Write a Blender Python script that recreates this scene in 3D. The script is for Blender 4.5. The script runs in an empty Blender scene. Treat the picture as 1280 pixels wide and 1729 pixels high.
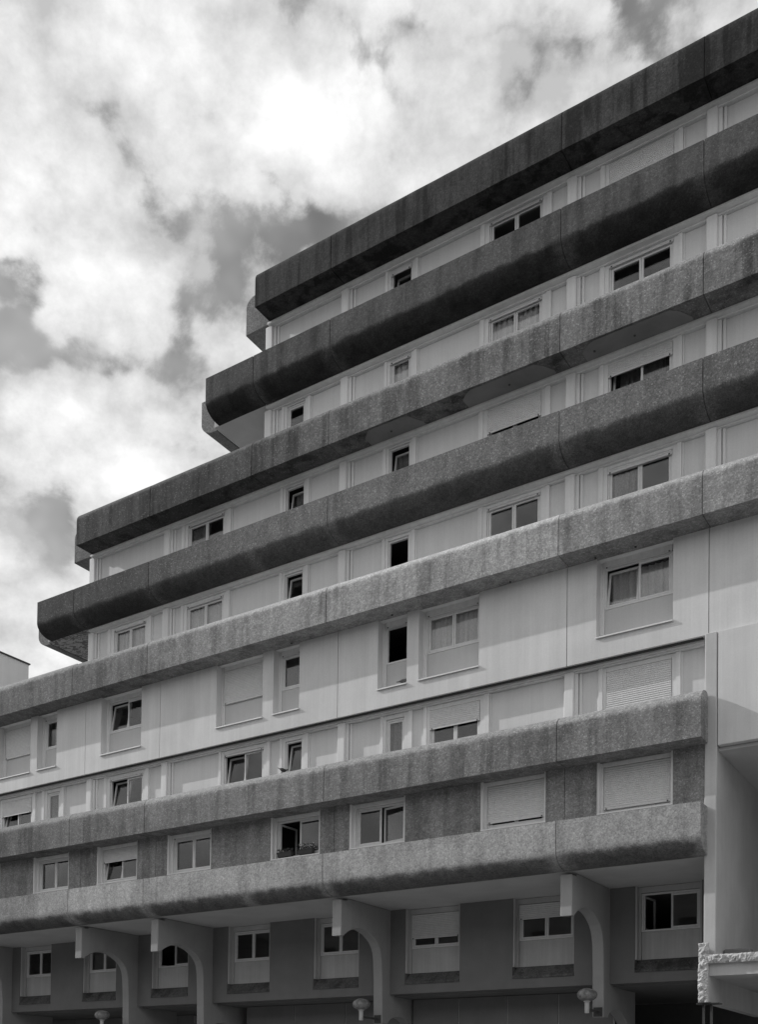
import bpy, bmesh, math, random
from mathutils import Vector, Matrix, noise

random.seed(7)
scn = bpy.context.scene
COL = scn.collection
Z0 = 8.8            # height of the lowest balcony edge above the street
H = 2.7477          # storey height

# ------------------------------------------------------------------ camera
cam_d = bpy.data.cameras.new("camera")
cam = bpy.data.objects.new("camera", cam_d)
COL.objects.link(cam)
cam_d.sensor_fit = 'VERTICAL'
cam_d.sensor_height = 36.0
cam_d.lens = 36.0 * 1771.55 / 1729.0
cam_d.shift_y = (1799.9 - 864.5) / 1729.0
cam_d.clip_end = 3000
YAW, PITCH, ROLL = 0.575506, 0.024464, 0.012416
cam.matrix_world = (Matrix.Translation((7.3041, -25.5426, -7.1831 + Z0))
                    @ Matrix.Rotation(YAW, 4, 'Z')
                    @ Matrix.Rotation(math.pi / 2 + PITCH, 4, 'X')
                    @ Matrix.Rotation(ROLL, 4, 'Z'))
scn.camera = cam
scn.render.resolution_x, scn.render.resolution_y = 759, 1024
scn.view_settings.view_transform = 'Standard'
scn.view_settings.look = 'None'
scn.view_settings.exposure = 0.16
scn.view_settings.gamma = 1.0

# ------------------------------------------------------------------ sun and sky
LIGHT = Vector((3.9, 1.0, -2.28)).normalized()        # direction in which the sunlight travels
SUN_EL = math.asin(-LIGHT.z)
SUN_AZ = math.atan2(-LIGHT.x, -LIGHT.y)
sd = bpy.data.lights.new("sun", 'SUN')
sd.energy = 2.15
sd.angle = math.radians(0.5)
sd.color = (1.0, 1.0, 1.0)
sun = bpy.data.objects.new("sun", sd)
COL.objects.link(sun)
sun.rotation_euler = LIGHT.to_track_quat('-Z', 'Y').to_euler()
sun.location = (-60, -20, 60)

scn.cycles.max_bounces = 5
scn.cycles.diffuse_bounces = 3
scn.cycles.transparent_max_bounces = 12
scn.cycles.caustics_reflective = False
scn.cycles.caustics_refractive = False

world = bpy.data.worlds.new("World")
scn.world = world
world.use_nodes = True


class G:
    """small helper for node graphs"""
    def __init__(self, nt):
        self.nt = nt
        nt.nodes.clear()

    def n(self, t, **kw):
        nd = self.nt.nodes.new(t)
        for k, v in kw.items():
            setattr(nd, k, v)
        return nd

    def put(self, sock, v):
        if isinstance(v, bpy.types.NodeSocket):
            self.nt.links.new(v, sock)
        elif v is not None:
            sock.default_value = v

    def math(self, op, a, b=None, c=None, clamp=False):
        nd = self.n('ShaderNodeMath', operation=op, use_clamp=clamp)
        self.put(nd.inputs[0], a)
        if b is not None:
            self.put(nd.inputs[1], b)
        if c is not None:
            self.put(nd.inputs[2], c)
        return nd.outputs[0]

    def vmath(self, op, a, b=None):
        nd = self.n('ShaderNodeVectorMath', operation=op)
        self.put(nd.inputs[0], a)
        if b is not None:
            self.put(nd.inputs[1], b)
        return nd.outputs['Value'] if op == 'DOT_PRODUCT' else nd.outputs[0]

    def noise(self, vec, scale, detail=4, rough=0.5, dist=0.0):
        nd = self.n('ShaderNodeTexNoise')
        self.put(nd.inputs['Vector'], vec)
        nd.inputs['Scale'].default_value = scale
        nd.inputs['Detail'].default_value = detail
        nd.inputs['Roughness'].default_value = rough
        nd.inputs['Distortion'].default_value = dist
        return nd.outputs[0]

    def rng(self, v, a, b, c=0.0, d=1.0, smooth=False):
        nd = self.n('ShaderNodeMapRange')
        nd.interpolation_type = 'SMOOTHSTEP' if smooth else 'LINEAR'
        self.put(nd.inputs[0], v)
        for i, x in enumerate((a, b, c, d)):
            self.put(nd.inputs[i + 1], x)
        return nd.outputs[0]

    def mix(self, f, a, b):
        nd = self.n('ShaderNodeMix', data_type='FLOAT')
        self.put(nd.inputs[0], f)
        self.put(nd.inputs[2], a)
        self.put(nd.inputs[3], b)
        return nd.outputs[0]

    def mapping(self, vec, scale=(1, 1, 1), loc=(0, 0, 0)):
        nd = self.n('ShaderNodeMapping')
        self.put(nd.inputs[0], vec)
        nd.inputs['Scale'].default_value = scale
        nd.inputs['Location'].default_value = loc
        return nd.outputs[0]


g = G(world.node_tree)
tc = g.n('ShaderNodeTexCoord')
sky = g.n('ShaderNodeTexSky', sky_type='NISHITA')
sky.sun_disc = False
sky.sun_elevation = SUN_EL
sky.sun_rotation = SUN_AZ
bw = g.n('ShaderNodeRGBToBW')
g.put(bw.inputs[0], sky.outputs[0])
D = tc.outputs['Generated']
# cumulus deck over the direction of view: billows from cellular noise, ragged edges from fbm
P = g.mapping(D, scale=(1.0, 1.0, 1.3), loc=(3.1, 1.7, 0.4))
wn = g.n('ShaderNodeTexNoise')
g.put(wn.inputs['Vector'], P)
wn.inputs['Scale'].default_value = 9.0
wn.inputs['Detail'].default_value = 3
wn.inputs['Roughness'].default_value = 0.62
COVER = 0.335
wv = g.vmath('SUBTRACT', wn.outputs['Color'], (0.5, 0.5, 0.5))


def scaled(v, k):
    nd = g.n('ShaderNodeVectorMath', operation='SCALE')
    g.put(nd.inputs[0], v)
    nd.inputs['Scale'].default_value = k
    return nd.outputs[0]


DW = g.vmath('NORMALIZE', g.vmath('ADD', D, scaled(wv, 0.17)))
PW = g.vmath('ADD', P, scaled(wv, 0.06))
vor = g.n('ShaderNodeTexVoronoi', feature='F1')
g.put(vor.inputs['Vector'], PW)
vor.inputs['Scale'].default_value = 9.0
vor.inputs['Detail'].default_value = 2.0
vor.inputs['Roughness'].default_value = 0.55
bil = g.math('SUBTRACT', 1.0, vor.outputs['Distance'])
n1 = g.noise(P, 8.0, 9, 0.65, 0.15)
n2 = g.noise(P, 3.0, 2, 0.5, 0.0)
cov = g.math('ADD', g.math('MULTIPLY', n1, 0.60), g.math('MULTIPLY', n2, 0.15))
cov = g.math('ADD', cov, g.math('MULTIPLY', g.math('SUBTRACT', bil, 0.5), 0.30))
cov = g.math('ADD', cov, COVER)
# openings in the cloud deck where the blue shows through
for d, w, amt in [((-0.520, 0.552, 0.654), 0.030, .10), ((-0.388, 0.59, 0.708), 0.030, .10),
                  ((-0.660, 0.483, 0.576), 0.030, .19), ((-0.255, 0.651, 0.715), 0.016, .08),
                  ((-0.489, 0.593, 0.640), 0.024, .10), ((-0.64, 0.525, 0.562), 0.024, .15),
                  ((-0.560, 0.520, 0.645), 0.026, .10), ((-0.66, 0.585, 0.47), 0.035, .09)]:
    dv = Vector(d).normalized()
    dp = g.vmath('DOT_PRODUCT', DW, tuple(dv))
    ang = g.math('SUBTRACT', 1.0, dp)
    e = g.math('POWER', 2.718, g.math('MULTIPLY', ang, -1.0 / (w * w)))
    cov = g.math('SUBTRACT', cov, g.math('MULTIPLY', e, amt))
mask = g.rng(cov, 0.35, 0.46, smooth=True)
n3 = g.noise(P, 15.0, 9, 0.66, 0.0)
shade = g.math('ADD', g.math('MULTIPLY', n3, 0.52), g.math('MULTIPLY', n2, 0.14))
shade = g.math('ADD', shade, g.math('MULTIPLY', bil, 0.20))
shade = g.math('ADD', shade, g.math('MULTIPLY', cov, 0.22))
cl = g.rng(shade, 0.33, 0.58, 5.0, 9.3)
base = g.math('ADD', g.math('MULTIPLY', bw.outputs[0], 0.62), g.rng(wn.outputs[0], 0.35, 0.7, 0.5, 2.8))
tot = g.mix(mask, base, cl)
bgn = g.n('ShaderNodeBackground')
g.put(bgn.inputs[0], tot)
bgn.inputs[1].default_value = 0.1
world.cycles.sampling_method = 'MANUAL'
world.cycles.sample_map_resolution = 512
wo = g.n('ShaderNodeOutputWorld')
g.put(wo.inputs[0], bgn.outputs[0])

# ------------------------------------------------------------------ materials
def material(name):
    m = bpy.data.materials.new(name)
    m.use_nodes = True
    return m, G(m.node_tree)


def finish(g, val, rough=0.85, bump=None, bstr=0.3, bdist=0.01, spec=0.3):
    p = g.n('ShaderNodeBsdfPrincipled')
    g.put(p.inputs['Base Color'], val if isinstance(val, bpy.types.NodeSocket) else (val, val, val, 1))
    g.put(p.inputs['Roughness'], rough)
    p.inputs['Specular IOR Level'].default_value = spec
    if bump is not None:
        b = g.n('ShaderNodeBump')
        b.inputs['Strength'].default_value = bstr
        b.inputs['Distance'].default_value = bdist
        g.put(b.inputs['Height'], bump)
        g.put(p.inputs['Normal'], b.outputs[0])
    o = g.n('ShaderNodeOutputMaterial')
    g.put(o.inputs[0], p.outputs[0])


def aggregate(name, base, dirt, streak=0.5, fleck=1.0, seed=0.0, belly=None, grain=1.0, belly_dark=0.72, fade=None, wash=None):
    """washed aggregate concrete: pebbles, flecks of white stone, rain streaks and algae blotches;
    belly: height above which the darkening of the rounded underside never climbs"""
    m, g = material(name)
    t = g.n('ShaderNodeTexCoord').outputs['Object']
    o = g.mapping(t, loc=(seed, seed * .7, seed * 1.3))
    v = g.n('ShaderNodeTexVoronoi')
    g.put(v.inputs['Vector'], o)
    v.inputs['Scale'].default_value = 25
    s1 = g.n('ShaderNodeSeparateColor')
    g.put(s1.inputs[0], v.outputs['Color'])
    cell = s1.outputs[0]
    fine = g.noise(o, 38, 3, 0.7)
    med = g.noise(o, 6, 6, 0.68)
    big = g.noise(o, 0.75, 5, 0.6, 0.3)
    st = g.noise(g.mapping(o, (2.4, 2.4, 0.22)), 1.0, 5, 0.55, 0.25)
    st2 = g.noise(g.mapping(o, (7.0, 7.0, 0.5)), 1.0, 4, 0.6, 0.1)
    oi = g.n('ShaderNodeObjectInfo')
    val = g.math('MULTIPLY', base, g.rng(oi.outputs['Random'], 0.0, 1.0, 0.86, 1.14))      # each casting has its own tone
    val = g.math('MULTIPLY', val, g.rng(fine, 0.3, 0.7, 1 - .35 * grain, 1 + .35 * grain))
    if fade:                      # long lengths grow grimier towards the exposed end of the terrace
        sx = g.n('ShaderNodeSeparateXYZ')
        g.put(sx.inputs[0], t)
        wx = g.math('ADD', sx.outputs[0], g.math('MULTIPLY', g.math('SUBTRACT', g.noise(g.mapping(t, (1, 1, .4)), 0.9, 5, 0.6), 0.5), 7.0))
        val = g.math('MULTIPLY', val, g.rng(wx, fade[0], fade[1], 1.0, fade[2], smooth=True))
    val = g.math('MULTIPLY', val, g.rng(med, 0.3, 0.7, 0.86, 1.14))
    val = g.math('MULTIPLY', val, g.mix(cell, 0.8, 1.2))
    fl = g.math('MULTIPLY', g.math('GREATER_THAN', cell, 0.82), g.rng(v.outputs['Distance'], 0.46, 0.2, 0, 1))
    fl = g.math('MULTIPLY', fl, g.rng(med, 0.36, 0.56))
    stain = g.math('ADD', g.math('MULTIPLY', g.rng(st, 0.44, 0.64, smooth=True), streak),
                   g.math('MULTIPLY', g.rng(st2, 0.46, 0.68, smooth=True), streak * 0.4))
    stain = g.math('ADD', stain, g.math('MULTIPLY', g.rng(big, 0.42, 0.66, smooth=True), 0.4))
    stain = g.math('MULTIPLY', stain, dirt, clamp=True)
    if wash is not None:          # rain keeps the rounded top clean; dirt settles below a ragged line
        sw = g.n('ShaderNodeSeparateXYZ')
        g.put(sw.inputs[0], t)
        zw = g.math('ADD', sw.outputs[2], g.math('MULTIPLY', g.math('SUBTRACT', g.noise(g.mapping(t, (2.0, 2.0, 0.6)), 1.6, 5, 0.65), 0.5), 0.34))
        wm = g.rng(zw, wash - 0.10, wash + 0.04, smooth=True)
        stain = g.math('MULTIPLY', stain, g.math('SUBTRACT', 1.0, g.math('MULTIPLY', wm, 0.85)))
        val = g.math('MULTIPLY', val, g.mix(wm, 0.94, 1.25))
    keep = g.math('SUBTRACT', 1.0, g.math('MULTIPLY', stain, 0.68))
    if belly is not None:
        # darkens the curved underside: ragged upper edge, paler beside the joints
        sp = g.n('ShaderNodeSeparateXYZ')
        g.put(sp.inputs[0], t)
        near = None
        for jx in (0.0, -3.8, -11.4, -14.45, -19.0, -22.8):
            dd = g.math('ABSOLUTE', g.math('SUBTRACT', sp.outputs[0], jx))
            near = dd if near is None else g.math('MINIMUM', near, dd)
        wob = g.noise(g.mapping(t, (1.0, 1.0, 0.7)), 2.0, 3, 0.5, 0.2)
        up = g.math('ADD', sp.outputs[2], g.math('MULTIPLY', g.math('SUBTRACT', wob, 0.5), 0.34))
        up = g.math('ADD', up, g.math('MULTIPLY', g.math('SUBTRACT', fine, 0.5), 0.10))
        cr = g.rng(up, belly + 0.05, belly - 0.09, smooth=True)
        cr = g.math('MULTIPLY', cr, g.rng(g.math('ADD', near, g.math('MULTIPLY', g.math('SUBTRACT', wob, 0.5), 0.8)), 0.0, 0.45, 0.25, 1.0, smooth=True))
        keep = g.math('MULTIPLY', keep, g.math('SUBTRACT', 1.0, g.math('MULTIPLY', cr, belly_dark)))
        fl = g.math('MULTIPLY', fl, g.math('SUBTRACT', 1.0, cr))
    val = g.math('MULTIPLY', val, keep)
    val = g.math('ADD', val, g.math('MULTIPLY', fl, 0.17 * fleck))
    bump = g.math('ADD', g.math('MULTIPLY', v.outputs['Distance'], -0.5), g.math('MULTIPLY', fine, 0.7))
    finish(g, val, 0.9, bump, 0.45, 0.010, 0.2)
    return m


def painted(name, base, streak=0.14, blot=0.12, rough=0.8, sc=1.0, bstr=0.12):
    """painted or rendered surface with faint runs and uneven fading"""
    m, g = material(name)
    t = g.n('ShaderNodeTexCoord').outputs['Object']
    st = g.noise(g.mapping(t, (5.0 * sc, 5.0 * sc, 0.25 * sc)), 1.0, 5, 0.6, 0.1)
    st2 = g.noise(g.mapping(t, (16.0, 16.0, 0.5)), 1.0, 4, 0.6, 0.0)
    big = g.noise(t, 0.6, 5, 0.6, 0.4)
    fine = g.noise(t, 30, 4, 0.65)
    val = g.math('MULTIPLY', base, g.rng(st, 0.35, 0.65, 1 - streak, 1 + streak * .6))
    val = g.math('MULTIPLY', val, g.rng(st2, 0.35, 0.65, 1 - streak * .5, 1 + streak * .3))
    val = g.math('MULTIPLY', val, g.rng(big, 0.3, 0.7, 1 - blot, 1 + blot))
    val = g.math('MULTIPLY', val, g.rng(fine, 0.25, 0.75, 0.95, 1.05))
    finish(g, val, rough, fine, bstr, 0.006, 0.25)
    return m


def plain(name, base, rough=0.5, spec=0.4, var=0.06):
    m, g = material(name)
    t = g.n('ShaderNodeTexCoord').outputs['Object']
    nz = g.noise(t, 9, 4, 0.6)
    finish(g, g.math('MULTIPLY', base, g.rng(nz, 0.3, 0.7, 1 - var, 1 + var)), rough, None, spec=spec)
    return m


M = {}
# parapets: the roof edges are the most weathered, the lower ones were cleaned
M['B7'] = aggregate('weathered_roof_concrete', 0.06, 1.2, 0.75, 0.12, 1.0)
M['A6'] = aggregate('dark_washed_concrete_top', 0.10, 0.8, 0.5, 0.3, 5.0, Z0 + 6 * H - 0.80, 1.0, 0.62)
M['B5'] = aggregate('washed_concrete_five', 0.22, 0.95, 0.6, 0.9, 9.0, fade=(-8, -17, 0.42), wash=Z0 + 5 * H - 0.16)
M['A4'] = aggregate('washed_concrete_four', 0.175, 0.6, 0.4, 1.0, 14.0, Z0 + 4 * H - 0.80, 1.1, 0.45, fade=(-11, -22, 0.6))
M['B3'] = aggregate('washed_concrete_three', 0.38, 0.75, 0.48, 0.9, 19.0, grain=.8, fade=(-9, -24, 0.5), wash=Z0 + 3 * H - 0.16)
M['B1'] = aggregate('washed_concrete_one', 0.275, 0.75, 0.55, 0.9, 23.0, fade=(-18, -27, 0.75), wash=Z0 + H - 0.18)
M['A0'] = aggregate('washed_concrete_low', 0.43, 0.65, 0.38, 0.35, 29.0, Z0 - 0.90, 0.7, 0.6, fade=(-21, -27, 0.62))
M['gable_concrete'] = aggregate('gable_concrete', 0.21, 0.35, 0.3, 0.3, 33.0)
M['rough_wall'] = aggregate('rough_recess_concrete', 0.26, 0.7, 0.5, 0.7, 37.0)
M['wall'] = painted('smooth_painted_panel', 0.70, 0.06, 0.07, sc=.6)
M['trim'] = painted('painted_trim', 0.80, 0.06, 0.06)
M['panel'] = painted('painted_recess_panel', 0.72, 0.04, 0.05)
M['pier'] = painted('pier_render', 0.55, 0.04, 0.10)
M['arcade_trim'] = painted('arcade_trim', 0.52, 0.05, 0.12)  # arcade windows take a darker trim tone than the storeys above
M['arcade_infill'] = painted('arcade_infill', 0.50, 0.08, 0.10)  # likewise a darker infill tone for the arcade windows
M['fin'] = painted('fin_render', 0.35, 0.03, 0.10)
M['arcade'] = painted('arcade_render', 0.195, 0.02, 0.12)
M['soffit'] = painted('painted_soffit', 0.58, 0.0, 0.10)
M['dark_sill'] = aggregate('mossy_sill', 0.13, 0.9, 0.5, 0.2, 41.0)
M['frame'] = plain('white_window_frame', 0.74, 0.4)
M['shutter'] = plain('pale_shutter', 0.70, 0.55)
M['spandrel'] = painted('window_infill', 0.58, 0.03, 0.04)
M['sill'] = plain('white_sill', 0.78, 0.5)
M['inside'] = plain('dim_interior', 0.10, 0.9)
M['core'] = plain('joint_mortar', 0.06, 0.95)
M['patch'] = painted('repair_mortar', 0.24, 0.0, 0.22)
M['white'] = painted('white_render', 0.80, 0.03, 0.04)
M['metal'] = plain('dark_steel', 0.06, 0.5)
M['cap'] = plain('zinc_flashing', 0.30, 0.5)

m, g = material('peeling_soffit')
t = g.n('ShaderNodeTexCoord').outputs['Object']
pn = g.noise(g.mapping(t, (2.2, 3.4, 3)), 2.0, 7, 0.62, 1.2)
finish(g, g.mix(g.rng(pn, 0.47, 0.52), 0.44, 0.16), 0.9, pn, 0.4, 0.01)
M['peel'] = m

m, g = material('broken_concrete')
t = g.n('ShaderNodeTexCoord').outputs['Object']
a = g.noise(t, 16, 6, 0.7, 0.5)
finish(g, g.rng(a, 0.3, 0.7, 0.42, 0.85), 0.95, a, 0.9, 0.05)
M['broken'] = m

m, g = material('window_glass')
ge = g.n('ShaderNodeNewGeometry')
cs = g.math('ABSOLUTE', g.vmath('DOT_PRODUCT', ge.outputs['Incoming'], ge.outputs['Normal']))
sch = g.math('ADD', 0.058, g.math('MULTIPLY', 0.942, g.math('POWER', g.math('SUBTRACT', 1.0, cs), 5.0)))
tr = g.n('ShaderNodeBsdfTransparent')
tr.inputs[0].default_value = (0.93, 0.93, 0.93, 1)
gl = g.n('ShaderNodeBsdfGlossy')
gl.inputs['Roughness'].default_value = 0.01
gl.inputs[0].default_value = (0.95, 0.95, 0.95, 1)
mx = g.n('ShaderNodeMixShader')
g.put(mx.inputs[0], sch)
g.put(mx.inputs[1], tr.outputs[0])
g.put(mx.inputs[2], gl.outputs[0])
o = g.n('ShaderNodeOutputMaterial')
g.put(o.inputs[0], mx.outputs[0])
M['glass'] = m

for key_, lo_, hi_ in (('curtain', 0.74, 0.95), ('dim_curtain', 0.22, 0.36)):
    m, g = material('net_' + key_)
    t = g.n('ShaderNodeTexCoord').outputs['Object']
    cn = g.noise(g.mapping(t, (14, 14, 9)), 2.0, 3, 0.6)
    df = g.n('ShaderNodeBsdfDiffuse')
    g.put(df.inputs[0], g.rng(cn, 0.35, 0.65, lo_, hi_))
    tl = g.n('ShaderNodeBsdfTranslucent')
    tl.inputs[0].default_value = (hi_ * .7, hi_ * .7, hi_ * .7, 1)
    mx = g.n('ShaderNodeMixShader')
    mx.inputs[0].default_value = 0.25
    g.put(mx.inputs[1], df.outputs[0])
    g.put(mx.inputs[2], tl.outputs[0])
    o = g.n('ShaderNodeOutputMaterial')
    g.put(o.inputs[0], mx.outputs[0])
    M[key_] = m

m, g = material('asphalt')
t = g.n('ShaderNodeTexCoord').outputs['Object']
a1 = g.noise(t, 0.4, 6, 0.6)
a2 = g.noise(t, 40, 4, 0.7)
finish(g, g.math('MULTIPLY', g.rng(a1, 0.3, 0.7, 0.17, 0.23), g.rng(a2, 0.3, 0.7, 0.8, 1.2)), 0.9, a2, 0.3, 0.01)
M['asphalt'] = m


# ------------------------------------------------------------------ mesh helpers
class MB:
    def __init__(self):
        self.v, self.f, self.sm = [], [], []

    def quad_strip(self, rings, close_ring=True, caps=True):
        b = len(self.v)
        n = len(rings[0])
        for r in rings:
            self.v += [tuple(p) for p in r]
        for i in range(len(rings) - 1):
            for k in range(n if close_ring else n - 1):
                k2 = (k + 1) % n
                self.f.append((b + i * n + k, b + i * n + k2, b + (i + 1) * n + k2, b + (i + 1) * n + k))
        if caps:
            self.f.append(tuple(b + k for k in range(n))[::-1])
            self.f.append(tuple(b + (len(rings) - 1) * n + k for k in range(n)))
        return self

    def box(self, x0, x1, y0, y1, z0, z1, c=0.0, T=None):
        """box with optional chamfer c on its vertical and horizontal edges"""
        if c <= 0:
            pts = [(x, y, z) for z in (z0, z1) for x, y in ((x0, y0), (x1, y0), (x1, y1), (x0, y1))]
            fs = [(3, 2, 1, 0), (4, 5, 6, 7), (0, 1, 5, 4), (1, 2, 6, 5), (2, 3, 7, 6), (3, 0, 4, 7)]
            if T:
                pts = [T(p) for p in pts]
            b = len(self.v)
            self.v += pts
            self.f += [tuple(b + i for i in f) for f in fs]
        else:
            def ring(z, q):
                a0, a1, b0, b1 = x0 + q, x1 - q, y0 + q, y1 - q
                pp = [(a0 + c, b0), (a1 - c, b0), (a1, b0 + c), (a1, b1 - c), (a1 - c, b1), (a0 + c, b1), (a0, b1 - c), (a0, b0 + c)]
                return [(T((x, y, z)) if T else (x, y, z)) for x, y in pp]
            self.quad_strip([ring(z0, c), ring(z0 + c, 0), ring(z1 - c, 0), ring(z1, c)])
        return self

    def frame(self, x0, x1, z0, z1, w, y0, y1, T=None):
        """rectangular frame of width w in the XZ plane as one closed ring"""
        rings = []
        for (x, z, sx, sz) in ((x0, z0, 1, 1), (x1, z0, -1, 1), (x1, z1, -1, -1), (x0, z1, 1, -1), (x0, z0, 1, 1)):
            c = 0.007
            pr = [(0, y1), (0, y0 + c), (c, y0), (w - c, y0), (w, y0 + c), (w, y1)]
            r = [(x + sx * d, yy, z + sz * d) for d, yy in pr]
            rings.append([T(p) for p in r] if T else r)
        b, n = len(self.v), 6
        for r in rings[:4]:
            self.v += r
        for i in range(4):
            for k in range(n):
                k2, i2 = (k + 1) % n, (i + 1) % 4
                self.f.append((b + i * n + k, b + i * n + k2, b + i2 * n + k2, b + i2 * n + k))
        return self

    def outline(self, pts, y0, y1):
        """flat outline in XZ given thickness from y0 to y1"""
        return self.quad_strip([[(x, y0, z) for x, z in pts], [(x, y1, z) for x, z in pts]])

    def build(self, name, mat, parent=None, smooth=False, dz=Z0):
        me = bpy.data.meshes.new(name)
        me.from_pydata([(x, y, z + dz) for x, y, z in self.v], [], self.f)
        bm = bmesh.new()
        bm.from_mesh(me)
        bmesh.ops.recalc_face_normals(bm, faces=bm.faces)
        bm.to_mesh(me)
        bm.free()
        if smooth:
            for p in me.polygons:
                p.use_smooth = True
            try:
                me.set_sharp_from_angle(angle=math.radians(35))
            except Exception:
                pass
        me.materials.append(mat)
        ob = bpy.data.objects.new(name, me)
        COL.objects.link(ob)
        if parent is not None:
            ob.parent = parent
        return ob


def empty(name, loc=(0, 0, 0)):
    o = bpy.data.objects.new(name, None)
    o.location = loc
    o.empty_display_size = 0.3
    COL.objects.link(o)
    return o


def tag(o, label=None, cat=None, group=None, kind=None):
    for k, v in (('label', label), ('category', cat), ('group', group), ('kind', kind)):
        if v:
            o[k] = v
    return o


def extrude(prof, a, b, axis='X', step=0.35, jit=0.004, c=0.014, mapf=None):
    """closed YZ profile swept along X from a to b, ends chamfered, surface slightly uneven"""
    n = len(prof)
    cen = (sum(p[0] for p in prof) / n, sum(p[1] for p in prof) / n)
    area = sum(prof[i][0] * prof[(i + 1) % n][1] - prof[(i + 1) % n][0] * prof[i][1] for i in range(n))
    sgn = 1 if area > 0 else -1
    ins = []
    for i in range(n):
        p0, p1, p2 = prof[i - 1], prof[i], prof[(i + 1) % n]
        d1 = Vector((p1[0] - p0[0], p1[1] - p0[1])).normalized()
        d2 = Vector((p2[0] - p1[0], p2[1] - p1[1])).normalized()
        nn = Vector((-(d1.y + d2.y), d1.x + d2.x))
        if nn.length > 1e-6:
            nn = nn.normalized() * sgn / max(0.5, math.cos(d1.angle(d2, 0) / 2))
        ins.append((p1[0] + nn.x * c, p1[1] + nn.y * c))
    xs = [a + c]
    k = max(1, int(abs(b - a) / step))
    for i in range(1, k):
        xs.append(a + (b - a) * i / k)
    xs.append(b - c)
    m = MB()

    def P(x, yz):
        return (x, yz[0], yz[1]) if mapf is None else mapf(x, yz)
    rings = [[P(a, q) for q in ins]]
    for x in xs:
        r = []
        for (y, z) in prof:
            dv = noise.noise_vector(Vector((x * 2.1, y * 3 + 7.7, z * 2.1))) * jit
            r.append(P(x, (y + dv.x, z + dv.y)))
        rings.append(r)
    rings.append([P(b, q) for q in ins])
    m.quad_strip(rings)
    return m


def arc(cy, cz, ry, rz, a0, a1, n):
    return [(cy + ry * math.cos(math.radians(a0 + (a1 - a0) * i / n)),
             cz + rz * math.sin(math.radians(a0 + (a1 - a0) * i / n))) for i in range(n + 1)]


# profile A: sharp top edge, belly curving back underneath; profile B: rounded top, flat soffit
def profA(z):
    p = [(0.0, 0.0), (0.0, -0.3), (0.0, -0.6)] + arc(0.62, -0.78, 0.62, 0.44, 180, 270, 10) + [(0.70, -1.22), (0.70, 0.0), (0.3, 0.0)]
    return [(y, zz + z) for y, zz in p]


def profB(z):
    p = [(0.80, -1.162), (0.4, -1.162), (0.0, -1.162), (0.0, -0.85), (0.0, -0.55)] + arc(0.45, -0.25, 0.45, 0.35, 180, 90, 8) + \
        [(0.56, 0.07), (0.57, -0.9), (0.80, -0.9)]
    return [(y, zz + z) for y, zz in p]


def inset(prof, d):
    n = len(prof)
    cy = sum(p[0] for p in prof) / n
    cz = sum(p[1] for p in prof) / n
    y0, y1 = min(p[0] for p in prof), max(p[0] for p in prof)
    z0, z1 = min(p[1] for p in prof), max(p[1] for p in prof)
    ym, zm = (y0 + y1) / 2, (z0 + z1) / 2
    return [(ym + (y - ym) * (1 - 2 * d / (y1 - y0)), zm + (z - zm) * (1 - 2 * d / (z1 - z0))) for y, z in prof]


# ------------------------------------------------------------------ ground
gm = MB()
gm.v = [(-900, -900, 0), (900, -900, 0), (900, 900, 0), (-900, 900, 0)]
gm.f = [(0, 1, 2, 3)]
tag(gm.build('ground', M['asphalt'], dz=0), kind='structure')

# ------------------------------------------------------------------ the apartment building
B = empty('apartment_building')
tag(B, 'stepped concrete apartment block with long weathered parapet bands and arcaded base', 'building')

XR = 11.4
JOINTS = [11.4, 7.6, 0.0, -3.8, -11.4, -19.0, -22.8, -30.4, -34.2]
LEVELS = {  # name: (type, storey index, left end, right end, extra joints)
    'B7': ('B', 7, -14.42, XR, []), 'A6': ('A', 6, -16.5, XR, [-14.45]), 'B5': ('B', 5, -22.73, XR, [-14.45]),
    'A4': ('A', 4, -24.82, XR, []), 'B3': ('B', 3, -34.2, XR, []), 'B1': ('B', 1, -34.2, 0.0, []), 'A0': ('A', 0, -34.2, 0.0, [])}
GAP = 0.007
for key, (ty, n, xl, xr, extra) in LEVELS.items():
    prof = profA(n * H) if ty == 'A' else profB(n * H)
    js = sorted({j for j in JOINTS + extra if xl + 0.4 < j < xr - 0.1} | {xl, xr})
    for a, b in zip(js[:-1], js[1:]):
        ga = GAP if a > xl else 0
        gb = GAP if b < xr else 0
        extrude(prof, a + ga, b - gb, jit=0.005, c=0.011).build('parapet_panel', M[key], B, smooth=True)
    extrude(inset(prof, 0.035), xl + 0.1, xr - 0.1, step=50, jit=0, c=0.001).build('parapet_core', M['core'], B)

def profBg(z):
    p = [(1.10, -1.162), (0.4, -1.162), (0.0, -1.162), (0.0, -0.85), (0.0, -0.55)] + arc(0.45, -0.25, 0.45, 0.35, 180, 90, 8) + [(1.10, 0.07)]
    return [(y, zz + z) for y, zz in p]


# gable parapets, running back from the street front at each stepped end
for key, xo in (('B7', -15.50), ('A6', -17.45), ('B5', -23.80), ('A4', -25.77)):
    ty, n = LEVELS[key][0], LEVELS[key][1]
    prof = profA(n * H) if ty == 'A' else profBg(n * H)
    extrude(prof, 0.84, 11.9, mapf=lambda s, yz, xo=xo: (xo + yz[0], s, yz[1]), jit=0.004).build(
        'gable_parapet', M['gable_concrete'], B, smooth=True)

# slabs, roofs and the undersides of the cantilevered balconies
def slab(name, mat, *a, c=0.0):
    return MB().box(*a, c=c).build(name, M[mat], B)


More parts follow.
